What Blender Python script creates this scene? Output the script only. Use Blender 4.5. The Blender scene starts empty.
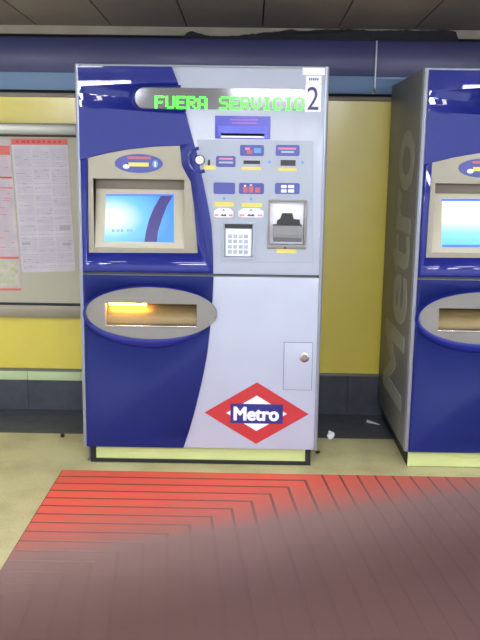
import bpy, bmesh, math, random
from mathutils import Vector, Matrix
R = random.Random(7)
S = bpy.context.scene
C = S.collection

# ---------------------------------------------------------------- camera
F, PITCH, YAW, ROLL, ZC = 821.23, .1886, -.0111, .0135, 1.4305
cp, sp, cy, sy = math.cos(PITCH), math.sin(PITCH), math.cos(YAW), math.sin(YAW)
FWD = Vector((sy*cp, cy*cp, -sp)); RT = Vector((cy, -sy, 0)); UP = RT.cross(FWD)
cr, sr = math.cos(ROLL), math.sin(ROLL)
RT2 = RT*cr + UP*sr; UP2 = UP*cr - RT*sr
cam = bpy.data.cameras.new('camera'); co = bpy.data.objects.new('camera', cam); C.objects.link(co)
cam.sensor_fit = 'VERTICAL'; cam.sensor_height = 24; cam.lens = F/640*24; cam.clip_end = 60
co.matrix_world = Matrix(((RT2.x, UP2.x, -FWD.x, 0), (RT2.y, UP2.y, -FWD.y, 0), (RT2.z, UP2.z, -FWD.z, ZC), (0, 0, 0, 1)))
S.camera = co
def ray(u, v): return RT2*((u-240)/F) + UP2*((320-v)/F) + FWD
def atY(u, v, Y):
    d = ray(u, v); return Vector((0, 0, ZC)) + d*(Y/d.y)
def atX(u, v, X):
    d = ray(u, v); return Vector((0, 0, ZC)) + d*(X/d.x)
def atZ(u, v, Z=0):
    d = ray(u, v); return Vector((0, 0, ZC)) + d*((Z-ZC)/d.z)

# ---------------------------------------------------------------- world, exposure, lamp levels
W = bpy.data.worlds.new('world'); S.world = W; W.use_nodes = True
W.node_tree.nodes['Background'].inputs[0].default_value = (.80, .86, 1, 1)
W.node_tree.nodes['Background'].inputs[1].default_value = 1.75
S.view_settings.view_transform = 'Standard'; S.view_settings.look = 'None'
S.view_settings.exposure = 0.26; S.view_settings.gamma = 1; S.view_settings.use_curve_mapping = False
LAMP = 110.0          # emission of the fluorescent tubes

# ---------------------------------------------------------------- materials
def lin(c): return tuple(((x/255)/12.92 if x/255 <= .04045 else ((x/255+.055)/1.055)**2.4) for x in c) + (1,)
MATS = {}
def mat(name, rgb, rough=.5, metal=0, coat=0, noise=0, nscale=30, rgb2=None, bump=0, bscale=60, emit=0, spec=.5, coatr=.05):
    m = bpy.data.materials.new(name); m.use_nodes = True; nt = m.node_tree; b = nt.nodes['Principled BSDF']
    col = lin(rgb); b.inputs['Base Color'].default_value = col
    b.inputs['Roughness'].default_value = rough; b.inputs['Metallic'].default_value = metal
    b.inputs['Coat Weight'].default_value = coat; b.inputs['Coat Roughness'].default_value = coatr
    b.inputs['Specular IOR Level'].default_value = spec
    if emit:
        b.inputs['Emission Color'].default_value = col; b.inputs['Emission Strength'].default_value = emit
    tc = nt.nodes.new('ShaderNodeTexCoord')
    if noise:
        n = nt.nodes.new('ShaderNodeTexNoise'); n.inputs['Scale'].default_value = nscale; n.inputs['Detail'].default_value = 4
        nt.links.new(tc.outputs['Object'], n.inputs['Vector'])
        rp = nt.nodes.new('ShaderNodeValToRGB'); c2 = lin(rgb2) if rgb2 else tuple(x*(1-noise) for x in col[:3])+(1,)
        rp.color_ramp.elements[0].position = .35; rp.color_ramp.elements[1].position = .68
        rp.color_ramp.elements[0].color = c2; rp.color_ramp.elements[1].color = col
        nt.links.new(n.outputs['Fac'], rp.inputs['Fac']); nt.links.new(rp.outputs['Color'], b.inputs['Base Color'])
    if bump:
        n2 = nt.nodes.new('ShaderNodeTexNoise'); n2.inputs['Scale'].default_value = bscale
        nt.links.new(tc.outputs['Object'], n2.inputs['Vector'])
        bp = nt.nodes.new('ShaderNodeBump'); bp.inputs['Strength'].default_value = bump; bp.inputs['Distance'].default_value = .01
        nt.links.new(n2.outputs['Fac'], bp.inputs['Height']); nt.links.new(bp.outputs['Normal'], b.inputs['Normal'])
        if coat: nt.links.new(bp.outputs['Normal'], b.inputs['Coat Normal'])
    MATS[name] = m; return m

M_blue = mat('blue_gloss', (18, 32, 122), .6, coat=.7, bump=.012, bscale=7, coatr=.008, spec=.2)
M_blueM = mat('blue_satin', (22, 34, 100), .6, noise=.08, nscale=6, spec=.25)
M_white = mat('white_enamel', (176, 184, 200), .42, coat=.35, coatr=.16, noise=.05, nscale=4)
M_inset = mat('pale_grey_plate', (164, 173, 186), .4, noise=.04, nscale=6)
M_trim = mat('brushed_aluminium', (146, 150, 160), .35, metal=.4)
M_side = mat('dark_grey_steel', (112, 112, 106), .45, noise=.1, nscale=5)
M_sidetext = mat('grey_lettering', (146, 148, 134), .5)
M_black = mat('black_steel', (16, 16, 18), .5)
M_kick = mat('pale_steel_kickplate', (196, 204, 136), .4, noise=.04, nscale=3)
M_silver = mat('silver_bezel', (150, 145, 126), .38, metal=.2, noise=.05, nscale=8)
M_bezel = mat('screen_bezel_silver', (178, 172, 150), .42, metal=.1)
M_tray = mat('grey_tray', (130, 128, 122), .4, metal=.1)
M_flap = mat('grey_flap', (120, 120, 122), .4)
M_brass = mat('bronze_flap', (122, 104, 66), .45, metal=.4, bump=.1, bscale=10)
M_glow = mat('amber_lamp', (255, 190, 80), .4, emit=55)
M_brown = mat('dark_brown_strip', (96, 84, 66), .4)
M_dark = mat('dark_recess', (26, 25, 28), .5)
M_label = mat('blue_label', (64, 72, 152), .4)
M_navy = mat('navy_print', (32, 34, 92), .45)
M_indigo = mat('indigo_label', (50, 48, 178), .3)
M_yellow = mat('yellow_label', (222, 206, 96), .45)
M_red = mat('red_print', (206, 62, 62), .5)
M_pink = mat('pink_print', (214, 130, 160), .5)
M_mauve = mat('mauve_print', (150, 96, 190), .5)
M_bluep = mat('mid_blue_print', (84, 92, 210), .4)
M_soft = mat('dull_red_print', (188, 96, 104), .5)
M_paper = mat('white_label', (240, 240, 246), .5)
M_steel = mat('steel', (190, 188, 184), .22, metal=.9)
M_gap = mat('hatch_outline_grey', (120, 128, 146), .6)  # grey outline round the service hatch
M_grid = mat('grey_print', (168, 178, 196), .5)
M_cyan = mat('blue_dot', (90, 150, 205), .4)
M_bar = mat('logo_blue', (34, 40, 116), .45)
M_logo = mat('logo_red', (182, 46, 48), .45)
M_pane = mat('smoked_window', (72, 66, 64), .3, coat=1, coatr=.09)
M_led = mat('led_green', (70, 255, 48), .4, emit=1.5)
M_wallY = mat('yellow_enamel', (226, 208, 80), .35, coat=.5, coatr=.16, noise=.07, nscale=2.5)
M_slate = mat('dark_slate', (66, 70, 80), .5, noise=.35, nscale=14)
M_slatef = mat('dark_stone', (84, 87, 94), .5, noise=.3, nscale=20)
M_green = mat('pale_green_tile', (198, 214, 160), .4, noise=.06, nscale=4)
M_friz = mat('dark_blue_panel', (38, 40, 94), .5, coat=.2, noise=.12, nscale=3, coatr=.25)
M_lip = mat('steel_blue_lip', (104, 132, 168), .4, metal=.2)
M_greyt = mat('brown_grey_trim', (128, 120, 108), .5)
M_beige = mat('greyish_trim', (150, 142, 122), .4, metal=.2)
M_ceil = mat('grey_ceiling_board', (140, 130, 124), .7, noise=.15, nscale=3)
M_void = mat('black_void', (12, 12, 13), .9)
M_cove = mat('cove_board', (150, 143, 128), .7, noise=.15, nscale=9)
M_soot = mat('dark_lining', (34, 32, 38), .85, noise=.3, nscale=40)
M_alu = mat('board_frame', (150, 150, 140), .35, metal=.55)
M_board = mat('board_cream', (184, 180, 158), .5, noise=.05, nscale=5)
M_posterA = mat('poster_paper', (206, 200, 208), .5, noise=.06, nscale=12, rgb2=(196, 188, 196))
M_posterB = mat('poster_paper_warm', (204, 192, 192), .5, noise=.1, nscale=14, rgb2=(186, 172, 178))
M_ink = mat('poster_ink', (186, 180, 194), .6)
M_inkd = mat('poster_ink_dark', (168, 164, 170), .6)
M_pred = mat('poster_red', (214, 106, 98), .6)
M_mapg = mat('map_green', (168, 186, 130), .6, noise=.4, nscale=30, rgb2=(206, 196, 190))
M_lampb = mat('lamp_housing', (210, 210, 210), .4)
M_tube = mat('fluorescent_tube', (235, 240, 255), .4, emit=LAMP*.56)
M_tubeFill = mat('added_fill_tube', (245, 242, 240), .4, emit=LAMP*.21)  # tubes of the added overhead fill row

def floor_mat():
    m = bpy.data.materials.new('terrazzo'); m.use_nodes = True; nt = m.node_tree; b = nt.nodes['Principled BSDF']
    tc = nt.nodes.new('ShaderNodeTexCoord')
    def nz(scale, det=4):
        n = nt.nodes.new('ShaderNodeTexNoise'); n.inputs['Scale'].default_value = scale; n.inputs['Detail'].default_value = det
        nt.links.new(tc.outputs['Object'], n.inputs['Vector']); return n.outputs['Fac']
    def ramp(f, c0, c1, p0, p1):
        r = nt.nodes.new('ShaderNodeValToRGB'); r.color_ramp.elements[0].position = p0; r.color_ramp.elements[1].position = p1
        r.color_ramp.elements[0].color = lin(c0); r.color_ramp.elements[1].color = lin(c1); nt.links.new(f, r.inputs['Fac']); return r.outputs['Color']
    a = ramp(nz(110), (206, 200, 148), (220, 214, 162), .34, .66)
    s = ramp(nz(4.5), (232, 230, 225), (255, 255, 255), .32, .55)
    mx = nt.nodes.new('ShaderNodeMix'); mx.data_type = 'RGBA'; mx.blend_type = 'MULTIPLY'; mx.inputs[0].default_value = 1
    nt.links.new(a, mx.inputs[6]); nt.links.new(s, mx.inputs[7]); nt.links.new(mx.outputs[2], b.inputs['Base Color'])
    b.inputs['Roughness'].default_value = .38; return m
M_floor = floor_mat()

def rubber(name, fade_from, fade_mid, fade_to):
    """red ribbed rubber, fading to grey-brown towards the hall side (object coordinates of the mat)"""
    m = bpy.data.materials.new(name); m.use_nodes = True; nt = m.node_tree; b = nt.nodes['Principled BSDF']
    tc = nt.nodes.new('ShaderNodeTexCoord'); sx = nt.nodes.new('ShaderNodeSeparateXYZ'); nt.links.new(tc.outputs['Object'], sx.inputs[0])
    def math_(op, a, bb):
        n = nt.nodes.new('ShaderNodeMath'); n.operation = op
        for i, q in enumerate((a, bb)):
            if isinstance(q, (int, float)): n.inputs[i].default_value = q
            else: nt.links.new(q, n.inputs[i])
        return n.outputs[0]
    n = nt.nodes.new('ShaderNodeTexNoise'); n.inputs['Scale'].default_value = 5; n.inputs['Detail'].default_value = 5
    nt.links.new(tc.outputs['Object'], n.inputs['Vector'])
    # distance to the red to grey-brown line  y = -.71 + .38 x
    d = math_('SUBTRACT', math_('ADD', math_('MULTIPLY', sx.outputs[0], .38), -.76), sx.outputs[1])
    d = math_('ADD', d, math_('MULTIPLY', math_('SUBTRACT', n.outputs['Fac'], .5), .09))
    r = nt.nodes.new('ShaderNodeValToRGB'); e = r.color_ramp.elements
    e[0].position = .0; e[0].color = lin(fade_from); e[1].position = 1; e[1].color = lin(fade_to)
    k = e.new(.46); k.color = lin(fade_mid)
    mr = nt.nodes.new('ShaderNodeMapRange'); mr.interpolation_type = 'SMOOTHSTEP'
    mr.inputs['From Min'].default_value = -.42; mr.inputs['From Max'].default_value = .78
    nt.links.new(d, mr.inputs['Value']); nt.links.new(mr.outputs[0], r.inputs['Fac']); nt.links.new(r.outputs['Color'], b.inputs['Base Color'])
    b.inputs['Roughness'].default_value = .6; b.inputs['Specular IOR Level'].default_value = .3
    return m
M_mat = rubber('red_rubber', (246, 106, 84), (150, 122, 116), (98, 73, 69))
M_groove = rubber('red_rubber_groove', (140, 70, 66), (146, 119, 113), (97, 72, 68))

def screen_mat(name, arc):
    m = bpy.data.materials.new(name); m.use_nodes = True; nt = m.node_tree; b = nt.nodes['Principled BSDF']
    tc = nt.nodes.new('ShaderNodeTexCoord'); sx = nt.nodes.new('ShaderNodeSeparateXYZ'); nt.links.new(tc.outputs['Generated'], sx.inputs[0])
    gx, gz = sx.outputs[0], sx.outputs[2]
    def math_(op, a, bb=0):
        n = nt.nodes.new('ShaderNodeMath'); n.operation = op
        for i, q in enumerate((a, bb)):
            if isinstance(q, (int, float)): n.inputs[i].default_value = q
            else: nt.links.new(q, n.inputs[i])
        return n.outputs[0]
    r = nt.nodes.new('ShaderNodeValToRGB'); e = r.color_ramp.elements
    if arc:   # glare on the left painted as a pale patch fading to blue
        dx = math_('MULTIPLY', math_('SUBTRACT', gx, .1), 1.0); dz = math_('MULTIPLY', math_('SUBTRACT', gz, .5), 1.1)
        f = math_('SQRT', math_('ADD', math_('MULTIPLY', dx, dx), math_('MULTIPLY', dz, dz)))
        e[0].position = .12; e[0].color = lin((240, 253, 255)); e[1].position = .85; e[1].color = lin((70, 150, 246))
        k = e.new(.46); k.color = lin((110, 200, 255))
    else:
        f = gz
        e[0].position = .03; e[0].color = lin((96, 206, 240)); e[1].position = .55; e[1].color = lin((250, 254, 255))
        k = e.new(.28); k.color = lin((140, 232, 248))
    nt.links.new(f, r.inputs['Fac'])
    b.inputs['Base Color'].default_value = (.02, .02, .03, 1); b.inputs['Roughness'].default_value = .25
    nt.links.new(r.outputs['Color'], b.inputs['Emission Color']); b.inputs['Emission Strength'].default_value = .95
    return m
M_scrA = screen_mat('screen_blue', True); M_scrB = screen_mat('screen_pale', False)
M_arc = mat('screen_arc', (52, 44, 118), .3, emit=.12)
M_scredge = mat('screen_blue_edge', (48, 96, 226), .3, emit=.6)
M_tip = mat('screen_note', (90, 150, 205), .4, emit=.5)

# ---------------------------------------------------------------- mesh helpers
def link(name, bm, m, parent=None, smooth=None):
    me = bpy.data.meshes.new(name)
    bmesh.ops.recalc_face_normals(bm, faces=bm.faces[:]); bm.to_mesh(me); bm.free()
    for q in (m if isinstance(m, (list, tuple)) else [m]): me.materials.append(q)
    if smooth:
        for p in me.polygons: p.use_smooth = True
        me.set_sharp_from_angle(angle=math.radians(smooth))
    o = bpy.data.objects.new(name, me); C.objects.link(o)
    if parent: o.parent = parent
    return o
def add_box(bm, x0, x1, y0, y1, z0, z1, bev=0, mi=0):
    vs = [bm.verts.new((x, y, z)) for x in (x0, x1) for y in (y0, y1) for z in (z0, z1)]
    fs = [bm.faces.new([vs[i] for i in q]) for q in ((0,1,3,2),(4,6,7,5),(0,4,5,1),(2,3,7,6),(0,2,6,4),(1,5,7,3))]
    for f in fs: f.material_index = mi
    if bev:
        es = list({e for f in fs for e in f.edges})
        bmesh.ops.bevel(bm, geom=es, offset=bev, segments=2, affect='EDGES', profile=.5)
def box(name, m, x0, x1, y0, y1, z0, z1, parent=None, bev=0):
    bm = bmesh.new(); add_box(bm, x0, x1, y0, y1, z0, z1, bev); return link(name, bm, m, parent, 40 if bev else None)
def add_prism(bm, pts, y0, y1, bev=0, mi=0, seg=3):
    """2-D outline (x, z), front at y0, back at y1; the front rim can be rounded"""
    a = [bm.verts.new((x, y0, z)) for x, z in pts]; b = [bm.verts.new((x, y1, z)) for x, z in pts]
    f = bm.faces.new(a); g = bm.faces.new(b[::-1]); n = len(pts)
    fs = [f, g] + [bm.faces.new((a[i], b[i], b[(i+1) % n], a[(i+1) % n])) for i in range(n)]
    for q in fs: q.material_index = mi
    if bev: bmesh.ops.bevel(bm, geom=list(f.edges), offset=bev, segments=seg, affect='EDGES', profile=.5)
def prism(name, m, pts, y0, y1, parent=None, bev=0, seg=3):
    bm = bmesh.new(); add_prism(bm, pts, y0, y1, bev, seg=seg); return link(name, bm, m, parent, 40)
def ell(cx, cz, rx, rz, n=48): return [(cx+rx*math.cos(2*math.pi*i/n), cz+rz*math.sin(2*math.pi*i/n)) for i in range(n)]
def rrect(x0, x1, z0, z1, r, n=5):
    p = []
    for cx, cz, a0 in ((x1-r, z1-r, 0), (x0+r, z1-r, 90), (x0+r, z0+r, 180), (x1-r, z0+r, 270)):
        for i in range(n+1):
            a = math.radians(a0+90*i/n); p.append((cx+r*math.cos(a), cz+r*math.sin(a)))
    return p
def add_lathe(bm, prof, c, axis='y', n=20, mi=0):
    """prof: (radius, along) pairs"""
    rings = []
    for r, t in prof:
        ring = []
        for i in range(n):
            a = 2*math.pi*i/n; p, q = r*math.cos(a), r*math.sin(a)
            ring.append(bm.verts.new((c[0]+p, c[1]+t, c[2]+q) if axis == 'y' else ((c[0]+t, c[1]+p, c[2]+q) if axis == 'x' else (c[0]+p, c[1]+q, c[2]+t))))
        rings.append(ring)
    for a, b in zip(rings, rings[1:]):
        for i in range(n): bm.faces.new((a[i], a[(i+1) % n], b[(i+1) % n], b[i])).material_index = mi
    bm.faces.new(rings[0]).material_index = mi; bm.faces.new(rings[-1][::-1]).material_index = mi
def lathe(name, m, prof, c, parent=None, axis='y', n=20):
    bm = bmesh.new(); add_lathe(bm, prof, c, axis, n); return link(name, bm, m, parent, 40)
def cut(ob, cutters):
    for k in cutters:
        md = ob.modifiers.new('cut', 'BOOLEAN'); md.object = k; md.operation = 'DIFFERENCE'; md.solver = 'EXACT'
    dg = bpy.context.evaluated_depsgraph_get(); dg.update()
    me = bpy.data.meshes.new_from_object(ob.evaluated_get(dg), preserve_all_data_layers=True, depsgraph=dg)
    old = ob.data; ob.modifiers.clear(); ob.data = me; me.name = old.name
def drop(obs):
    for o in obs: bpy.data.objects.remove(o, do_unlink=True)
def text(name, s, m, x0, x1, z0, z1, y0, depth, parent, bold=.0, place=None, heavy=0):
    cu = bpy.data.curves.new('t', 'FONT'); cu.body = s; cu.offset = bold; cu.extrude = .02; cu.size = 1; cu.resolution_u = 4
    t = bpy.data.objects.new('t', cu); C.objects.link(t)
    dg = bpy.context.evaluated_depsgraph_get(); dg.update()
    me = bpy.data.meshes.new_from_object(t.evaluated_get(dg), depsgraph=dg)
    bpy.data.objects.remove(t); me.name = name; me.materials.clear(); me.materials.append(m)
    xs = [v.co.x for v in me.vertices]; ys = [v.co.y for v in me.vertices]
    ax, bx, ay, by = min(xs), max(xs), min(ys), max(ys)
    for v in me.vertices:
        p, q, d = (v.co.x-ax)/(bx-ax), (v.co.y-ay)/(by-ay), (0 if v.co.z > 0 else 1)
        v.co = place(p, q, d) if place else (x0+p*(x1-x0), y0+d*depth, z0+q*(z1-z0))
    return _heavy(name, me, m, parent, heavy, place)
def _heavy(name, me, m, parent, heavy, place):
    bm = bmesh.new()
    for i, (dx, dz) in enumerate([(0, 0)] if not heavy else [(a*heavy, b*heavy) for a, b in ((-1, 0), (1, 0), (0, .8), (0, -.8), (.7, .6), (-.7, .6), (.7, -.6), (-.7, -.6))]):
        n0 = len(bm.verts); bm.from_mesh(me); bm.verts.ensure_lookup_table()
        for v in bm.verts[n0:]:
            if place: v.co.y -= dz; v.co.z += dx; v.co.x -= i*.00012
            else: v.co.x += dx; v.co.z += dz; v.co.y -= i*.00012
    bm.to_mesh(me); bm.free()
    o = bpy.data.objects.new(name, me); C.objects.link(o); o.parent = parent; return o
def thing(name, label, cat, loc=(0, 0, 0), group=None):
    o = bpy.data.objects.new(name, None); C.objects.link(o); o.location = loc; o.empty_display_size = .1
    o['label'] = label; o['category'] = cat
    if group: o['group'] = group
    return o
def tag(o, label, cat, group=None):
    o['label'] = label; o['category'] = cat
    if group: o['group'] = group
    return o
def struct(o): o['kind'] = 'structure'; return o

# ---------------------------------------------------------------- the place
YF = 3.735            # front plane of both machines
YW = 4.626            # tiled wall
YB = 4.181            # dark floor border begins
XL, XR = -5.0, 5.5
struct(box('floor', M_floor, XL, XR, -4.5, YB, -.05, 0))
struct(box('floor_border', M_slatef, XL, XR, YB, YW+.05, -.05, 0))
zA = atY(30, 368, YW).z; zB = atY(30, 90, YW).z
struct(box('wall_back', M_wallY, XL, XR, YW, YW+.15, 0, 2.7))
# skirting: slate slabs, topped on the left by pale green tiles
z_pt = atY(30, 379, YW).z
x_end = -.4
bm = bmesh.new(); x = XL
while x < XR:
    x2 = min(x+.62, XR); t = z_pt if x2 < x_end else zA - .012
    add_box(bm, x, x2-.002, YW-.018, YW, 0, t); x = x2
struct(link('baseboard_back', bm, M_slate))
bm = bmesh.new(); x = XL+.62*7 - .31*14
while x < x_end - .25:
    add_box(bm, x, x+.308, YW-.022, YW, z_pt, zA-.012, .002); x += .31
struct(link('trim_1', bm, M_green, None, 40))
struct(box('trim_2', M_side, XL, XR, YW-.03, YW, zA-.012, zA, bev=.003))
# frieze in two lengths, each with a sloping steel-blue lip
xs = atY(376, 60, YW-.06).x
zt = atY(240, 39, YW-.06).z
def frieze(n, x0, x1, zl, zb):
    struct(box('trim_%d' % n, M_friz, x0, x1, YW-.06, YW, zl, zt, bev=.004))
    bm = bmesh.new()
    pr = [(YW-.056, zl), (YW-.03, zb), (YW, zb), (YW, zl)]
    a = [bm.verts.new((x0, y, z)) for y, z in pr]; b = [bm.verts.new((x1, y, z)) for y, z in pr]
    bm.faces.new(a); bm.faces.new(b[::-1])
    for i in range(4): bm.faces.new((a[i], b[i], b[(i+1) % 4], a[(i+1) % 4]))
    struct(link('trim_%d' % (n+1), bm, M_lip))
zl1 = atY(20, 72, YW-.06).z; zl2 = atY(390, 78, YW-.06).z
frieze(3, XL, xs-.004, zl1, zB)
frieze(5, xs+.004, XR, zl2, zB)
struct(box('trim_7', M_trim, xs-.004, xs+.004, YW-.064, YW, zB+.02, zt))
struct(box('trim_8', M_lip, xs+.004, XR, YW-.066, YW-.056, zl2-.005, zl2+.003))
zg = atY(30, 97, YW).z
struct(box('trim_9', M_greyt, XL, XR, YW-.012, YW, zg, zB-.014, bev=.003))
struct(box('trim_12', M_void, XL, XR, YW-.008, YW, zB-.014, zB))  # black strip standing in for the shadow under the frieze lip
# ceiling boards and the cove board above the frieze
zc0 = atY(60, 26, YW-.04).z
SL = .03; YH = 2.6; ZH = zc0+(YW-YH)*SL
bm = bmesh.new()
def ceil_board(x0, x1, th0, th1):
    pts = [(y, zc0+(YW-y)*SL) for y in (YH, YW)]
    vs = [bm.verts.new((x, y, z+d)) for x in (x0, x1) for (y, z) in pts for d in (th0, th1)]
    for q in ((0,1,3,2),(4,6,7,5),(0,4,5,1),(2,3,7,6),(0,2,6,4),(1,5,7,3)): bm.faces.new([vs[i] for i in q])
xsm = atY(37, 22, YW-.04).x; st = atY(112, 22, YW-.04).x - xsm
k0 = int((XL-xsm)/st)
for k in range(k0, int((XR-xsm)/st)+1): ceil_board(xsm+k*st+.004, xsm+(k+1)*st-.004, 0, .02)
struct(link('ceiling', bm, M_ceil))
bm = bmesh.new(); ceil_board(XL, XR, .021, .06); struct(link('ceiling_backing', bm, M_void))
struct(box('ceiling_hall', M_ceil, XL, XR, -4.5, YH, ZH, ZH+.05))
struct(box('trim_10', M_cove, XL, XR, YW-.045, YW, atY(60, 34, YW-.045).z, zc0+.02))
struct(box('trim_11', M_void, XL, XR, YW-.03, YW, zt, zc0))

# torn dark lining lying along the top of the frieze
def edge_line():
    pts = []
    key = [(183, 37.5), (187, 33), (190, 31), (196, 32.5), (205, 35), (214, 37.3), (222, 37.6), (232, 36), (246, 34.5), (262, 33), (278, 31.5), (290, 29.5), (296, 30.5), (306, 31), (320, 29.5), (345, 29), (372, 30.5), (400, 30), (425, 30.5), (448, 30), (456, 32), (459, 40.5)]
    for (u0, v0), (u1, v1) in zip(key, key[1:]):
        n = max(1, int((u1-u0)/3))
        for i in range(n):
            t = i/n; pts.append((u0+(u1-u0)*t, v0+(v1-v0)*t+R.uniform(-.5, .5)))
    pts.append(key[-1]); return pts
Yl = YW-.058
top = [atY(u, v, Yl) for u, v in edge_line()]
pts = [(p.x, max(p.z, zt+.004)) for p in top]
outline = pts + [(pts[-1][0], zt), (pts[0][0], zt)]
bm = bmesh.new(); add_prism(bm, outline, Yl, Yl+.012)
for v in bm.verts:
    if v.co.z > zt+.01: v.co.y += R.uniform(-.004, .004)
tag(link('torn_lining', bm, M_soot), 'dark ragged strip of torn lining along the top of the blue frieze', 'lining')

# ---------------------------------------------------------------- lamps behind the camera, plus an added overhead fill row
ZL = ZH-.09
for row, yl, x00, hs in (('farthest', -.80, -2.22, .045), ('middle', -.22, -2.22, .045), ('nearest', 1.5, -2.20, .05)):  # nearest row is added fill light for floor and mat
    for i, lab in enumerate(('leftmost', 'middle', 'rightmost')):
        t = thing('fluorescent_lamp', '%s twin-tube fluorescent lamp of the ceiling row %s to the machines' % (lab, {'farthest': 'farthest', 'middle': 'second nearest', 'nearest': 'nearest'}[row]), 'lamp', (x00+i*2.04+.57, yl, ZL), 'fluorescent ceiling lamps')
        box('housing', M_lampb, -.60, .60, -.13, .13, .03, ZH-ZL, t, .01)
        for yy in (-hs, hs):
            lathe('tube', M_tubeFill if row == 'nearest' else M_tube, [(.028, -.57), (.028, .57)], (0, yy, 0), t, 'x', 12)
        for xx in (-.585, .585): box('end_holder', M_lampb, xx-.014, xx+.014, -.11, .11, -.02, .04, t)

# ---------------------------------------------------------------- ticket machines
X1 = -.7841; HM = 1.85; ZSEAM = .9252; ZBOT = .0924; WM = 1.1196; DM = .84
def L(u, v, y=0):
    p = atY(u, v, YF+y); return (p.x-X1, p.z)
def LP(ps, y=0): return [L(u, v, y) for u, v in ps]
def lrect(u0, v0, u1, v1, y=0):
    a, b = L((u0+u1)/2, v0, y), L((u0+u1)/2, v1, y); c, d = L(u0, (v0+v1)/2, y), L(u1, (v0+v1)/2, y)
    return c[0], d[0], b[1], a[1]           # x0 x1 z0 z1
DOTS = {'F': '11111 10000 10000 11110 10000 10000 10000', 'U': '10001 10001 10001 10001 10001 10001 01110',
        'E': '11111 10000 10000 11110 10000 10000 11111', 'R': '11110 10001 10001 11110 10100 10010 10001',
        'A': '01110 10001 10001 10001 11111 10001 10001', 'S': '01111 10000 10000 01110 00001 00001 11110',
        'V': '10001 10001 10001 10001 10001 01010 00100', 'I': '01110 00100 00100 00100 00100 00100 01110',
        'C': '01110 10001 10000 10000 10000 10001 01110', 'O': '01110 10001 10001 10001 10001 10001 01110', ' ': '00000 00000 00000 00000 00000 00000 00000'}

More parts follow.
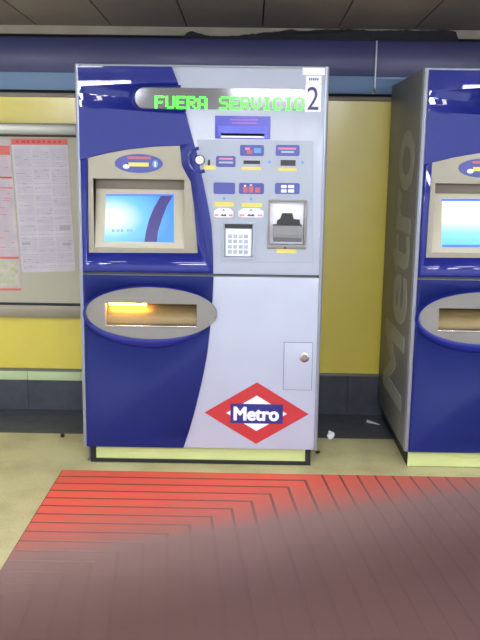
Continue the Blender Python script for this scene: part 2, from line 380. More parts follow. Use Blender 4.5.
def ticket_machine(label, x, first):
    t = thing('ticket_machine', label, 'ticket machine', (0, 0, 0), 'ticket machines along the wall')
    e = .018                                # width of the side trims
    # --- body
    cab = box('cabinet', M_side, 0, WM, .034, DM, ZBOT, HM, t, .004)
    # plinth
    bx0, bx1 = .028, WM-.028
    box('plinth', M_black, bx0, bx1, .05, DM-.02, 0, ZBOT+.002, t)
    bm = bmesh.new(); z0 = .018 if first else .004
    add_box(bm, bx0+(.026 if first else .0), bx1-(.026 if first else .0), .044, .05, z0, ZBOT-.012); link('kick_panel', bm, M_kick, t)
    if first:
        bm = bmesh.new()
        for a in ((bx0, bx0+.024, 0, ZBOT), (bx1-.024, bx1, 0, ZBOT), (bx0+.024, bx1-.024, 0, .017)): add_box(bm, a[0], a[1], .036, .05, a[2], a[3])
        link('plinth_frame', bm, M_black, t)
        fx = L(87, 450)[0]
        bm = bmesh.new(); add_lathe(bm, [(.012, 0), (.012, .008), (.006, .012), (.006, ZBOT+.002)], (fx+.002, .06, 0), 'z', 12); link('levelling_foot', bm, M_side, t, 40)
    # --- side trims, top trim
    for x0, x1, sx in ((0, e, 0), (WM-e, WM, 1)):
        bm = bmesh.new()
        pr = [(x0, .034), (x1, .034)] + ([(x1, .0), (x0+.010, .0), (x0+.003, .005), (x0, .014)] if sx == 0 else [(x1, .014), (x1-.003, .005), (x1-.010, .0), (x0, .0)])
        a = [bm.verts.new((p, q, ZBOT)) for p, q in pr]; b = [bm.verts.new((p, q, HM)) for p, q in pr]
        bm.faces.new(a); bm.faces.new(b[::-1])
        for i in range(len(pr)): bm.faces.new((a[i], b[i], b[(i+1) % len(pr)], a[(i+1) % len(pr)]))
        link('edge_trim', bm, M_trim, t)
    box('top_trim', M_trim, e, WM-e, .0, .034, HM-.008, HM, t, .002)
    # --- doors
    up = box('upper_door', M_white, e, WM-e, 0, .034, ZSEAM+.006, HM-.009, t, .003)
    lo = box('lower_door', M_white, e, WM-e, 0, .034, ZBOT, ZSEAM-.006, t, .003)
    xe = e+.001
    # blue boundary on the upper door
    ub = LP([(172, 65), (177, 80), (183, 100), (188, 121), (193, 140), (197, 153), (203, 180), (209, 210), (211.5, 225), (213, 249), (213.5, 272)])
    ub = [(a, min(max(b, ZSEAM+.007), HM-.010)) for a, b in ub]; ub[0] = (ub[0][0], HM-.010); ub[-1] = (ub[-1][0], ZSEAM+.007)
    hood_edge = LP([(194.5, 145), (179, 145), (155, 146), (130, 148.5), (108, 152.5), (88, 157.5)])
    hood_l = (xe, L(80, 160)[1])
    # hood: bulges forward towards its lower edge
    bm = bmesh.new()
    poly = [(xe, HM-.010)] + ub[:4] + hood_edge + [hood_l]
    f = bm.faces.new([bm.verts.new((p, 0, q)) for p, q in poly])
    zl, zh = min(q for p, q in poly), HM-.01
    for k in range(1, 14):
        z = zl+(zh-zl)*k/14
        bmesh.ops.bisect_plane(bm, geom=bm.verts[:]+bm.edges[:]+bm.faces[:], plane_co=(0, 0, z), plane_no=(0, 0, 1))
    ex = bmesh.ops.extrude_face_region(bm, geom=bm.faces[:])
    for v in [g for g in ex['geom'] if isinstance(g, bmesh.types.BMVert)]:
        s = (zh-v.co.z)/(zh-zl); s = max(0, (s-.40)/.6)
        v.co.y = -.014 - .003*s*s
    hood = link('blue_hood', bm, M_blue, t, 35)
    # lower surround of the screen
    poly = [hood_l] + hood_edge[::-1] + ub[4:] + [(xe, ZSEAM+.007)]
    sur = prism('blue_surround', M_blue, poly, -.016, 0, t, .012, 5)
    # silver panel around the screen
    pan = [(88, 158), (108, 153), (130, 149), (155, 146.5), (180, 145.5), (181, 153), (182, 165), (186, 173), (191, 182), (194, 205), (196.5, 232), (198, 253), (89, 252.5)]
    panp = LP(pan)
    pc = prism('c', M_dark, panp, -.05, .0, t); cut(sur, [pc]); drop([pc])
    panel = prism('screen_panel', M_silver, panp, -.006, .0, t)
    rx0, rx1, rz0, rz1 = lrect(94, 179, 184.5, 248)
    rc = box('c', M_dark, rx0, rx1, -.05, .075, rz0, rz1, t)
    # tray slot, card slots, keypad and ticket chute cavities
    sl = lrect(106, 303, 197, 325); sc = box('c', M_dark, sl[0], sl[1], -.1, .09, sl[2], sl[3], t)
    kp = lrect(224.5, 224, 252.5, 257); kc = box('c', M_dark, kp[0], kp[1], -.05, .022, kp[2], kp[3], t)
    ch = lrect(270, 202, 304, 244.5); cc = box('c', M_dark, ch[0], ch[1], -.05, .06, ch[2], ch[3], t)
    # --- pale grey inset plate on the white side
    insp = LP([(197, 139.5), (313, 141), (313, 263), (216.5, 262), (215.5, 240), (213.5, 222), (209, 195), (203, 168)])
    ins = prism('control_plate', M_inset, insp, -.003, .001, t, .001, 1)
    cut(up, [rc, kc, cc]); cut(panel, [rc]); cut(ins, [kc, cc]); cut(lo, [sc]); cut(cab, [rc, sc, cc])
    # screen recess lining: ceiling, back wall, side walls and the sloping bezel (one mesh)
    th = .002
    bm = bmesh.new(); z_b = L(130, 189, .06)[1]
    def quad(*ps):
        bm.faces.new([bm.verts.new(p) for p in ps])
    a0, a1 = rx0+th*0, rx1-th*0
    prof = [(-.004, rz1), (.070, rz1-.001), (.060, z_b), (-.001, rz0)]
    for (y0, z0), (y1, z1) in zip(prof, prof[1:]): quad((a0, y0, z0), (a1, y0, z0), (a1, y1, z1), (a0, y1, z1))
    for a in (a0, a1): quad(*[(a, y, z) for y, z in prof])
    link('screen_bezel', bm, M_bezel, t)
    box('recess_strip', M_brown, a0+.001, a1-.001, .050, .060, z_b+.001, rz1-.002, t)  # dark brown strip across the top of the recess back
    def onb(x, w, off):                     # point on the sloping bezel, w 0..1 upwards
        y = -.001+(.061)*w; z = rz0+(z_b-rz0)*w
        n = Vector((0, -(z_b-rz0), .061)).normalized(); return Vector((x, y, z)) + n*off
    def bquad(name, m, q, off, par, thick=.003):
        bm = bmesh.new(); fr = [bm.verts.new(onb(x, w, off)) for x, w in q]; bk = [bm.verts.new(onb(x, w, off-thick)) for x, w in q]
        bm.faces.new(fr); bm.faces.new(bk[::-1]); n = len(q)
        for i in range(n): bm.faces.new((fr[i], bk[i], bk[(i+1) % n], fr[(i+1) % n]))
        return link(name, bm, m, par)
    def inv(u, v):                          # picture point on the sloping bezel plane
        d = ray(u, v); o = Vector((-X1, -YF, ZC)); n = Vector((0, -(z_b-rz0), .061)); p = Vector((0, -.001, rz0))
        q = o + d*((p-o).dot(n)/d.dot(n)); return (q.x, (q.z-rz0)/(z_b-rz0))
    A, B, Cc, D = inv(106, 194.5), inv(174, 194.5), inv(174, 242.5), inv(104.5, 241.5)
    scr = bquad('screen', M_scrA if first else M_scrB, [A, B, Cc, D], .003, t)
    if first:
        arc = [inv(*p) for p in [(161, 196), (173, 196), (167, 206), (162, 219), (158, 232), (157, 242), (144.5, 242), (146, 232), (149, 220), (154, 208)]]
        bquad('screen_arc', M_arc, arc, .0045, scr, .001)
        for u in (112, 117, 121, 127, 130):
            bquad('screen_note', M_tip, [inv(u, 229.5), inv(u+2.4, 229.5), inv(u+2.4, 232), inv(u, 232)], .0042, scr, .0006)
        bquad('screen_edge', M_scredge, [inv(106, 194.5), inv(174, 194.5), inv(174, 196), inv(106, 196)], .0044, scr, .001)
    else:
        for va, vb in ((194.5, 196.5), (240, 242.5)):
            bquad('screen_edge', M_scredge, [inv(105.5, va), inv(174, va), inv(174, vb), inv(105, vb)], .0044, scr, .001)
    # badge above the screen
    bc = L(139, 163.5); r1 = L(163, 163.5)[0]-bc[0]; r2 = L(139, 154)[1]-bc[1]
    bd = prism('oval_badge', M_label, ell(bc[0], bc[1], r1, r2), -.010, -.005, t, .001, 1)
    for q, m in (((128, 156.5, 151, 159), M_soft), ((129, 162.5, 149, 166.5), M_yellow)):
        x0, x1, z0, z1 = lrect(*q); box('badge_print', m, x0, x1, -.0112, -.0098, z0, z1, bd)
    p = L(126.5, 166.5); prism('coin_print', M_paper, ell(p[0], p[1], .015, .010, 16), -.0114, -.0098, bd)
    p = L(155.5, 164); prism('ring_print', M_cyan, ell(p[0], p[1], .013, .017, 16), -.0112, -.0098, bd)
    p = L(155.5, 164); box('ring_stem', M_paper, p[0]-.0035, p[0]+.0035, -.0118, -.0098, p[1]-.012, p[1]+.010, bd)
    # round lock knob and the blue collar round it
    p = L(200, 160); bm = bmesh.new(); n = 26; col = []
    for i in range(n+1):
        a = math.radians(95+200*i/n); ring = []
        for (rr, yy) in ((.082, -.010), (.077, -.019), (.070, -.020), (.063, -.018), (.060, -.010)):
            ring.append(bm.verts.new((p[0]+rr*.72*math.cos(a), yy, p[1]+rr*.72*math.sin(a))))
        col.append(ring)
    for a, b in zip(col, col[1:]):
        for i in range(4): bm.faces.new((a[i], a[i+1], b[i+1], b[i]))
        bm.faces.new((a[4], a[0], b[0], b[4]))
    bm.faces.new(col[0]); bm.faces.new(col[-1][::-1]); link('blue_collar', bm, M_blue, t, 50)
    lathe('knob', M_steel, [(.024, 0), (.024, -.022), (.018, -.03), (.009, -.03), (.008, -.024)], (p[0], 0, p[1]), t)
    p = L(209, 163); prism('coin_slot', M_dark, ell(p[0], p[1], .006, .016, 12), -.005, 0, t)
    # --- LED window across hood and white side
    wl = lrect(135, 88.5, 309, 109.5)
    sl_ = (L(309, 100)[1]-L(135, 98)[1])
    wp = rrect(wl[0], wl[1], wl[2], wl[3], .042)
    fr = rrect(wl[0]-.016, wl[1]+.008, wl[2]-.012, wl[3]+.012, .05)
    hc = prism('c', M_dark, fr, -.1, .02, t); cut(hood, [hc]); drop([hc])
    prism('window_pane', M_pane, wp, -.007, 0, t)
    # the blue rim exists on the hood only
    xr = ub[2][0]
    fin = [q for q in fr if q[0] < xr-.05]; win = [q for q in wp if q[0] < xr-.05]
    tz, bz = fr[0][1], None
    zt1, zb1 = max(q[1] for q in fr), min(q[1] for q in fr); zt2, zb2 = max(q[1] for q in wp), min(q[1] for q in wp)
    fin = [(L(181, 87)[0], zt1)] + fin + [(L(186, 110)[0], zb1)]; win = [(L(181, 89)[0], zt2)] + win + [(L(186, 109)[0], zb2)]
    bm = bmesh.new(); rows = []
    n = len(fin)
    for i in range(n):
        (ax, az), (bx_, bz_) = fin[i], win[i]
        rows.append([bm.verts.new((ax+(bx_-ax)*k, y, az+(bz_-az)*k)) for k, y in ((0, -.008), (.25, -.017), (.6, -.019), (1, -.012), (1, -.002), (0, -.002))])
    for a, b in zip(rows, rows[1:]):
        for i in range(6): bm.faces.new((a[i], a[(i+1) % 6], b[(i+1) % 6], b[i]))
    bm.faces.new(rows[0]); bm.faces.new(rows[-1][::-1]); link('window_rim', bm, M_blue, t, 60)
    if first:
        s = 'FUERA SERVICIO'; x0 = L(155, 98)[0]; x1 = L(303.5, 98)[0]; z1 = L(155, 96)[1]; z0 = L(155, 108.5)[1]
        pit = (x1-x0)/(len(s)*6-1); pz = (z1-z0)/7; bm = bmesh.new()
        for i, chh in enumerate(s):
            if chh == ' ': link('led_word', bm, M_led, t); bm = bmesh.new(); continue
            for r, row in enumerate(DOTS[chh].split()):
                for c, b in enumerate(row):
                    if b == '1':
                        px, pz_ = x0+(i*6+c)*pit, z1-(r+.5)*pz
                        add_box(bm, px, px+pit*1.3, -.0095, -.0068, pz_-pz*.46, pz_+pz*.46)
        link('led_word', bm, M_led, t)
        # number and stickers
        x0, x1, z0, z1 = lrect(307, 87, 318.5, 110)
        st = prism('number_sticker', M_paper, rrect(*lrect(305, 84.5, 321, 112), .004), -.0094, .0, t)
        text('numeral', '2', M_navy, x0, x1, z0, z1, -.0105, .0012, st)
        for q in ((302.5, 67.8, 325, 75), (306, 76, 321.5, 84)):
            w = rrect(*lrect(*q), .003); o = prism('sticker', M_paper, w, -.0022, 0, t)
        for k in range(5):
            x0, x1, z0, z1 = lrect(309+k*2, 78, 310.4+k*2, 80.5); box('sticker_print', M_label, x0, x1, -.0032, -.002, z0, z1, o)
    # --- notice label under the window
    nl = prism('notice_label', M_indigo, rrect(*lrect(215, 116, 270.5, 139), .004), -.005, 0, t)
    for q, m in (((230, 119, 258, 120.6), M_mauve), ((232, 122.3, 257, 124), M_mauve), ((218, 126, 267, 136), M_bluep), ((221, 133.5, 264, 137.8), M_paper)):
        x0, x1, z0, z1 = lrect(*q); box('notice_print', m, x0, x1, -.0064, -.0048, z0, z1, nl)
    # --- control plate: labels, slots, acceptors
    def lab(u0, v0, u1, v1, m=M_label, r=.008, name='pictogram_label'): return prism(name, m, rrect(*lrect(u0, v0, u1, v1), r), -.0065, -.002, t, .001, 1)
    def prn(par, m, *qs):
        for q in qs:
            x0, x1, z0, z1 = lrect(*q); box('pictogram', m, x0, x1, -.0078, -.0062, z0, z1, par)
    a = lab(240, 145, 264, 156); prn(a, M_pink, (245, 147.5, 250, 150)); prn(a, M_soft, (247, 150.5, 252.5, 154)); prn(a, M_cyan, (254, 148, 261, 153))
    a = lab(275.8, 145, 299.5, 156); prn(a, M_pink, (278, 147.6, 296, 149.6)); prn(a, M_grid, (281, 151, 294, 153))
    a = lab(216, 156, 235.5, 167); prn(a, M_pink, (219, 157.8, 233, 159.8)); prn(a, M_grid, (219, 161.5, 233, 163.5))
    a = lab(213.5, 182.5, 235, 194)
    a = lab(239, 183, 264, 194); prn(a, M_soft, (243, 187, 247.5, 192.5), (248.8, 186, 253.3, 192.5), (255, 187.5, 260, 192.5)); prn(a, M_paper, (244, 185, 246, 186.6), (250, 184.4, 252, 185.6))
    a = lab(275, 183, 299.5, 194); prn(a, M_paper, (281, 185, 286.5, 188), (288, 185, 294, 188), (281, 189.3, 286.5, 192.5), (288, 189.3, 294, 192.5))
    for q in ((203.5, 165.5, 215.5, 169.5), (241.5, 167, 261, 170), (277.5, 168, 296.5, 171), (214.5, 202, 234, 206.3), (241.5, 203, 262, 206.8), (276.5, 249, 296.5, 252.8)):
        x0, x1, z0, z1 = lrect(*q); box('yellow_label', M_yellow, x0, x1, -.0055, -.002, z0, z1, t)
    for q in ((243.5, 160.5, 260, 164), (280.5, 160, 295.5, 165.8)):
        x0, x1, z0, z1 = lrect(*q)
        o = prism('card_slot', M_inset, rrect(x0-.006, x1+.006, z0-.005, z1+.006, .004), -.006, -.002, t, .002, 1)
        box('slot_mouth', M_dark, x0, x1, -.0068, -.004, z0, z1, o)
    for u, v in ((269.5, 162), (302.5, 162.5), (224, 198.5), (251, 198.8)):
        p = L(u, v); prism('indicator', M_cyan, [(p[0]-.008, p[1]), (p[0], p[1]-.009), (p[0]+.008, p[1]), (p[0], p[1]+.009)], -.005, -.002, t)
    for u0, u1 in ((214, 233.5), (238.5, 263.5)):
        x0, x1, z0, z1 = lrect(u0, 208, u1, 217.5); w = x1-x0; h = z1-z0
        o = prism('coin_acceptor', M_paper, [(x0, z0+.1*h), (x0+.14*w, z0), (x1-.14*w, z0), (x1, z0+.1*h), (x1, z1-.3*h), (x1-.2*w, z1), (x0+.2*w, z1), (x0, z1-.3*h)], -.016, -.002, t, .004)
        prism('acceptor_mouth', M_navy, [(x0+.34*w, z0+.18*h), (x0+.66*w, z0+.18*h), (x0+.58*w, z0+.42*h), (x0+.5*w, z0+.3*h), (x0+.42*w, z0+.42*h)], -.018, -.012, o)
        for k in (.04, .76): box('acceptor_mark', M_pink, x0+k*w, x0+(k+.2)*w, -.0172, -.012, z0+.16*h, z0+.36*h, o)
        prism('acceptor_arrow', M_cyan, [(x0+.42*w, z0+.72*h), (x0+.58*w, z0+.72*h), (x0+.5*w, z0+.94*h)], -.0172, -.012, o)
    # keypad
    x0, x1, z0, z1 = kp
    bm = bmesh.new()
    for q in ((x0-.012, x1+.012, z1, z1+.014), (x0-.012, x1+.012, z0-.012, z0), (x0-.012, x0, z0, z1), (x1, x1+.012, z0, z1)): add_box(bm, q[0], q[1], -.010, -.002, q[2], q[3], .002)
    link('keypad_frame', bm, M_inset, t, 40)
    k_ = box('keypad', M_paper, x0+.004, x1-.004, .008, .021, z0+.002, z1-.022, t, .002)
    box('keypad_shutter', M_dark, x0+.001, x1-.001, .006, .021, z1-.019, z1-.001, t)
    kw, kh = (x1-x0-.03)/4, (z1-z0-.055)/4
    for r in range(4):
        for c in range(4): box('key', M_grid if (r+c) % 3 else M_inset, x0+.016+c*kw, x0+.016+c*kw+kw*.72, .005, .0085, z0+.014+r*kh, z0+.014+r*kh+kh*.7, k_, .001)
    # ticket chute with its frame, pale throat and grey flap
    x0, x1, z0, z1 = ch
    bm = bmesh.new()
    for q in ((x0-.010, x1+.012, z1, z1+.010), (x0-.010, x1+.012, z0-.020, z0), (x0-.010, x0, z0, z1), (x1, x1+.012, z0, z1)): add_box(bm, q[0], q[1], -.012, -.002, q[2], q[3], .002)
    link('chute_frame', bm, M_tray, t, 40)
    box('chute_back', M_paper, x0+.001, x1-.001, .03, .058, z0+.001, z1-.001, t)
    zm = z0+.47*(z1-z0); w = x1-x0
    prism('chute_mouth', M_dark, [(x0+.2*w, zm), (x1-.1*w, zm), (x1-.12*w, zm+.022), (x1-.3*w, zm+.024), (x1-.34*w, zm+.05), (x0+.36*w, zm+.05), (x0+.30*w, zm+.024), (x0+.22*w, zm+.018)], .022, .031, t)
    bm = bmesh.new()
    pr = [(.028, zm), (.004, zm-.006), (-.006, zm-.045), (-.006, z0+.032), (.006, z0+.012), (.03, z0+.01)]
    a = [bm.verts.new((x0+.10*w, y, z)) for y, z in pr]; b = [bm.verts.new((x1-.06*w, y, z)) for y, z in pr]
    bm.faces.new(a); bm.faces.new(b[::-1])
    for i in range(len(pr)): bm.faces.new((a[i], b[i], b[(i+1) % 6], a[(i+1) % 6]))
    link('chute_flap', bm, M_flap, t)
    p = L(285, 247.5); lathe('screw', M_dark, [(.005, 0), (.005, -.014)], (p[0], 0, p[1]), t, n=10)

    # --- lower door: blue shell, delivery tray, hatch, emblem
    lb = LP([(213.5, 279), (212.5, 300), (210.5, 325), (207.5, 352), (203.5, 374), (199, 394), (194, 414), (189, 431), (183.5, 447.5)])
    lb = [(a, min(max(b, ZBOT+.001), ZSEAM-.007)) for a, b in lb]; lb[0] = (lb[0][0], ZSEAM-.007); lb[-1] = (lb[-1][0], ZBOT+.001)
    bs = prism('blue_shell', M_blueM, [(xe, ZSEAM-.007)] + lb + [(xe, ZBOT+.001)], -.010, 0, t, .004)
    pc_ = L(151.5, 312.3); prx = (L(217, 312)[0]-L(86.2, 312)[0])/2; prz = (L(151, 286.2)[1]-L(151, 338.6)[1])/2
    plate = prism('tray_plate', M_tray, ell(pc_[0], pc_[1], prx, prz, 72), -.020, .0, t, .004)
    ec = prism('c', M_dark, ell(pc_[0], pc_[1], prx-.003, prz-.003, 72), -.05, 0, t)
    cut(bs, [sc, ec]); cut(plate, [sc]); drop([ec])
    # blue rim: fuller below, thin above, dying out on the white side
    bm = bmesh.new(); rows = []; n = 64
    for i in range(n+1):
        a = math.radians(24+(322-24)*i/n); tpr = min(1, i/9, (n-i)/9)
        w = (.012 + .032*max(0, -math.sin(a)) - .002*max(0, math.sin(a)))*(.25+.75*tpr)
        ca, sa = math.cos(a), math.sin(a); nx, nz = ca/prx, sa/prz; q = math.hypot(nx, nz); nx, nz = nx/q, nz/q
        bx_, bz_ = pc_[0]+prx*ca, pc_[1]+prz*sa; h = .032*(.3+.7*tpr)
        rows.append([bm.verts.new((bx_+nx*o_, y, bz_+nz*o_)) for o_, y in ((-.001, -.004), (-.001, -h*.9), (w*.35, -h), (w*.75, -h*.78), (w, -.012), (w, -.004))])
    for a, b in zip(rows, rows[1:]):
        for i in range(6): bm.faces.new((a[i], a[(i+1) % 6], b[(i+1) % 6], b[i]))
    bm.faces.new(rows[0]); bm.faces.new(rows[-1][::-1]); link('tray_rim', bm, M_blue, t, 50)
    # curved flap inside the slot, with steel lip
    bm = bmesh.new(); n = 10; rows = []
    for i in range(n+1):
        k = i/n; z = sl[2]+.002+(sl[3]-sl[2]-.004)*k; y = .012+.055*k*k
        rows.append([bm.verts.new((sl[0]+.002, y, z)), bm.verts.new((sl[1]-.002, y, z)), bm.verts.new((sl[1]-.002, y+.004, z)), bm.verts.new((sl[0]+.002, y+.004, z))])
    for a, b in zip(rows, rows[1:]):
        for i in range(4): bm.faces.new((a[i], a[(i+1) % 4], b[(i+1) % 4], b[i]))
    bm.faces.new(rows[0]); bm.faces.new(rows[-1][::-1]); link('tray_flap', bm, M_brass, t, 60)
    if first:
        p0, p1 = L(109, 305)[0], L(146, 305)[0]
        box('tray_lamp', M_glow, p0, p1, .008, .020, sl[3]-.015, sl[3]-.002, t, .001)
    box('tray_lip', M_steel, sl[0]-.002, sl[1]+.002, -.024, .012, sl[2]-.006, sl[2]+.001, t, .001)
    # service hatch with lock
    x0, x1, z0, z1 = lrect(284, 342.8, 311.8, 389.5)
    hf = box('hatch', M_white, x0, x1, -.0035, .0, z0, z1, t, .001)
    bm = bmesh.new()
    for q in ((x0-.003, x1+.003, z1, z1+.003), (x0-.003, x1+.003, z0-.003, z0), (x0-.003, x0, z0, z1), (x1, x1+.003, z0, z1)): add_box(bm, q[0], q[1], -.001, 0, q[2], q[3])
    link('hatch_gap', bm, M_gap, hf)
    p = L(304.3, 357); lk = lathe('hatch_lock', M_steel, [(.024, -.002), (.023, -.012), (.015, -.016), (.013, -.013), (.002, -.013)], (p[0], 0, p[1]), hf)
    # the diamond emblem
    ec_ = L(256.6, 413.2); hx = (L(308.6, 413)[0]-L(204.6, 413)[0])/2; hz = (L(256.6, 382.5)[1]-L(256.6, 444)[1])/2
    ix = hx*.585; iz = hz*.575
    em = bmesh.new(); o4 = [(hx, 0), (0, hz), (-hx, 0), (0, -hz)]; i4 = [(ix, 0), (0, iz), (-ix, 0), (0, -iz)]
    of = [em.verts.new((ec_[0]+a, -.0035, ec_[1]+b)) for a, b in o4]; inf = [em.verts.new((ec_[0]+a, -.0035, ec_[1]+b)) for a, b in i4]
    ob = [em.verts.new((ec_[0]+a, 0, ec_[1]+b)) for a, b in o4]; ib = [em.verts.new((ec_[0]+a, 0, ec_[1]+b)) for a, b in i4]
    for i in range(4):
        j = (i+1) % 4
        em.faces.new((of[i], of[j], inf[j], inf[i])); em.faces.new((ob[i], ib[i], ib[j], ob[j])); em.faces.new((of[i], ob[i], ob[j], of[j])); em.faces.new((inf[i], inf[j], ib[j], ib[i]))
    emb = link('diamond_emblem', em, M_logo, t)
    prism('emblem_centre', M_paper, [(ec_[0]+a*.995, ec_[1]+b*.995) for a, b in i4], -.003, 0, emb)
    x0, x1, z0, z1 = lrect(230.4, 403.8, 282.8, 423.2); bar = box('emblem_bar', M_bar, x0, x1, -.0055, 0, z0, z1, emb)
    x0, x1, z0, z1 = lrect(233.5, 406.5, 279, 420.5); text('emblem_lettering', 'Metro', M_paper, x0+.004, x1-.004, z0+.003, z1-.003, -.0068, .0016, bar, heavy=.0038)
    # grey lettering up the side
    ya, yb = .13, .66; za, zb = L2z
    text('side_lettering', 'Metro', M_sidetext, 0, 0, 0, 0, 0, 0, t, heavy=.013, place=lambda p, q, d: (-.0012+.0016*d, ya+(yb-ya)*q, za+(zb-za)*p))
    drop([rc, sc, kc, cc])
    t.location = (x, YF, 0)
    return t
X2 = .7486
L2z = (atX(396, 402, X2).z, atX(408, 133, X2).z)
m1 = ticket_machine('blue and white ticket machine with green out-of-service text and a numeral 2', X1, True)
m2 = ticket_machine('blue ticket machine with pale grey side lettering, cut off by the right edge', X2, False)

# ---------------------------------------------------------------- notice board and posters
YBD = YW-.05
xb1 = atY(88, 200, YBD).x
def Bz(v): return atY(40, v, YBD).z
nb = thing('notice_board', 'long cream notice board with grey metal rails on the yellow wall', 'notice board', (-2.2, YW, Bz(317)))
def nbb(name, m, x0, x1, y0, y1, z0, z1, bev=0):
    return box(name, m, x0+2.2, x1+2.2, y0-YW, y1-YW, z0-Bz(317), z1-Bz(317), nb, bev)
xb0 = -3.4
nbb('back_panel', M_board, xb0+.01, xb1-.01, YBD, YW, Bz(306), Bz(133))
nbb('rail', M_alu, xb0, xb1, YBD-.03, YW, Bz(135), Bz(123.5), .006)
nbb('rail', M_beige, xb0, xb1, YBD-.02, YW, Bz(317), Bz(305), .004)
nbb('rail_gasket', M_black, xb0, xb1, YBD-.012, YBD, Bz(137), Bz(134.7))
nbb('rail_gasket', M_black, xb0, xb1, YBD-.012, YBD, Bz(305), Bz(302.8))
nbb('side_rail', M_alu, xb1, xb1+.02, YBD-.03, YW, Bz(317), Bz(123.5), .004)
nbb('side_rail', M_alu, xb0-.02, xb0, YBD-.03, YW, Bz(317), Bz(123.5), .004)

YP = YBD-.003
def poster(label, quad, m, cat='poster'):
    """quad: picture corners TL TR BR BL on the board; returns root + bilinear mapper"""
    P = [atY(u, v, YP) for u, v in quad]; b = P[3]
    t = thing('poster', label, cat, (b.x, YBD, b.z), 'posters on the notice board')
    def mp(s, r):                            # s rightwards, r downwards, 0..1
        a = P[0].lerp(P[1], s); c = P[3].lerp(P[2], s); q = a.lerp(c, r); return (q.x-b.x, q.z-b.z)
    prism('sheet', m, [mp(0, 0), mp(1, 0), mp(1, 1), mp(0, 1)], -.003, -.0005, t)
    return t, mp
def strip(bm, mp, s0, r0, s1, r1, y=-.0036, mi=0):
    add_prism(bm, [mp(s0, r0), mp(s1, r0), mp(s1, r1), mp(s0, r1)], y, -.0029, mi=mi)
pA, mpA = poster('white text poster with red heading, tilted on the cream notice board', [(11, 138.5), (67.3, 138.8), (75.5, 271), (22, 272.5)], M_posterA)
bm = bmesh.new(); strip(bm, mpA, 0, 0, 1, .045); link('heading_band', bm, M_pred, pA)
bm = bmesh.new()
for k in range(9): strip(bm, mpA, .08+k*.095, .013, .08+k*.095+R.uniform(.04, .08), .032, -.0042)
link('heading_print', bm, M_red, pA)
bm = bmesh.new()
rr = .075
row = 0
while rr < .97:
    for c0, c1 in ((.04, .33), (.36, .65), (.68, .96)):
        if R.random() < .14: continue
        s = c0
        while s < c1-.02:
            w = R.uniform(.03, .1); e_ = min(s+w, c1); strip(bm, mpA, s, rr, e_, rr+.0065, mi=1 if R.random() < .12 else 0); s = e_+.009
    rr += .0125; row += 1
    if row % R.randint(8, 12) == 0: rr += .014
link('printed_text', bm, [M_ink, M_inkd], pA)
bm = bmesh.new()
for s0, r0, s1, r1 in ((.76, .645, .95, .685), (.80, .78, .95, .80), (.05, .77, .2, .79)): strip(bm, mpA, s0, r0, s1, r1, -.0045)
link('printed_block', bm, M_inkd, pA)
pB, mpB = poster('pinkish poster with red lines and a map, cut off by the left edge', [(-64, 138.5), (9.6, 139.5), (21.8, 290.5), (-52, 290.5)], M_posterB)
for a in ((.55, .04, .99, .10), (.5, .24, .99, .252), (.5, .31, .99, .318), (.3, .77, .995, .785), (.2, .985, .995, 1.0)):
    bm = bmesh.new(); strip(bm, mpB, *a); link('red_line', bm, M_pred, pB)
bm = bmesh.new(); rr = .13
while rr < .74:
    s = .06
    while s < .92:
        w = R.uniform(.04, .14); strip(bm, mpB, s, rr, min(s+w, .95), rr+.007, mi=1 if R.random() < .2 else 0); s += w+.02
    rr += .0155
link('printed_text', bm, [M_ink, M_pink], pB)
bm = bmesh.new(); strip(bm, mpB, .04, .80, .97, .97); link('map_print', bm, M_mapg, pB)

# ---------------------------------------------------------------- ribbed mat
MX, MY = -.864, 3.635
mw, ml = 4.0, 3.4
t = thing('floor_mat', 'large red ribbed rubber mat on the floor in front of the ticket machines', 'mat', (MX, MY, 0))
box('backing', M_groove, 0, mw, -ml, 0, 0, .0085, t)
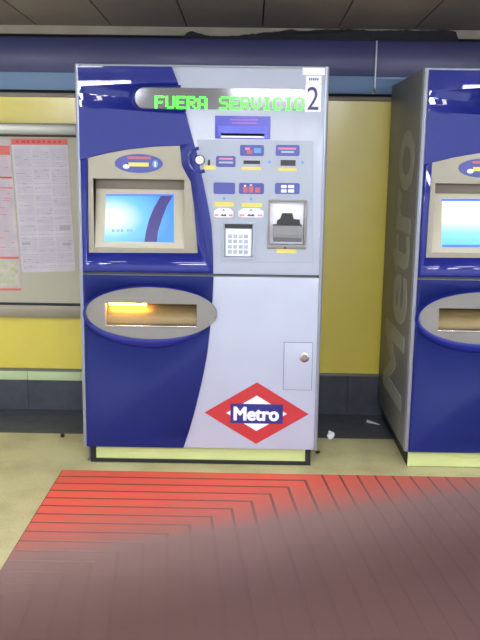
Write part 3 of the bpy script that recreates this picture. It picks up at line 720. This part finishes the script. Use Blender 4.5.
# nested right-angled ribs: along the mat on the left, turning towards the hall on the right
bm = bmesh.new(); st_, g = .082, .011; cx0 = .345-MX           # rib corner line passes (cx0, 0) at 45 degrees
k = 0; edge = .02
n0 = int(cx0/st_)
def rib(poly):
    a = [bm.verts.new((x, y, .0095)) for x, y in poly]; b = [bm.verts.new((x, y, .006)) for x, y in poly]; n = len(poly)
    bm.faces.new(a); bm.faces.new(b[::-1])
    for i in range(n): bm.faces.new((a[i], b[i], b[(i+1) % n], a[(i+1) % n]))
k = 0
while True:                                                # L-shaped ribs, corner on the diagonal
    xo = cx0 - k*st_; xi = xo - st_ + g; yo = -k*st_; yi = yo - st_ + g
    if xi < .03: break
    rib([(.004, yo-.004), (xo, yo-.004), (xo+.10*(ml+yo), -ml+.004), (xi+.10*(ml+yo), -ml+.004), (xi, yi), (.004, yi)]); k += 1
xo = cx0 + g
while xo + st_ < mw - .3:                                  # straight ribs right of the corner
    rib([(xo, -.004), (xo+st_-g, -.004), (xo+st_-g+.10*ml, -ml+.004), (xo+.10*ml, -ml+.004)]); xo += st_
yo = -k*st_
while yo - st_ > -ml:                                      # rows below the innermost corner
    yo -= st_; break
link('ribs', bm, M_mat, t)

# ---------------------------------------------------------------- litter
def crumple(name, label, cat, loc, sx, sy, sz, m, rot=0, n=2, seed=1):
    q = random.Random(seed); bm = bmesh.new(); bmesh.ops.create_icosphere(bm, subdivisions=n, radius=1)
    for v in bm.verts:
        k = 1+q.uniform(-.28, .22); v.co = (v.co.x*sx*k, v.co.y*sy*k, max(v.co.z, -.75)*sz*k)
    lo = min(v.co.z for v in bm.verts)
    for v in bm.verts: v.co.z -= lo
    o = link(name, bm, m); o.location = loc; o.rotation_euler.z = rot; return tag(o, label, cat)
p = atZ(330.5, 439)
crumple('crumpled_paper', 'small crumpled white paper scrap on the floor between the two machines', 'litter', (p.x, p.y, 0),   .019, .016, .024, M_paper, .3, 2, 3)
p = atZ(373, 424)
bm = bmesh.new(); q = [(-.034, .012), (.03, -.016), (.036, -.004), (-.028, .024)]
add = [(x, y, .003+.006*(i % 2)) for i, (x, y) in enumerate(q)]
a = [bm.verts.new((x, y*2.2, z)) for x, y, z in add]; b = [bm.verts.new((x, y*2.2, z-.0025)) for x, y, z in add]
bm.faces.new(a); bm.faces.new(b[::-1])
for i in range(4): bm.faces.new((a[i], b[i], b[(i+1) % 4], a[(i+1) % 4]))
o = link('paper_ticket', bm, M_paper); o.location = (p.x, p.y, 0); tag(o, 'flat white paper slip lying on the dark floor border by the grey machine side', 'litter')
p = atZ(62.5, 437.5)
crumple('dirt_clod', 'tiny dark clod on the floor left of the blue and white machine', 'litter', (p.x, p.y, 0), .011, .011, .012, M_dark, 0, 2, 5)
p = atZ(317.5, 453.5)
crumple('dirt_clod', 'tiny dark clod on the floor by the right foot of the blue and white machine', 'litter', (p.x, p.y, 0), .013, .009, .008, M_dark, .4, 2, 6)
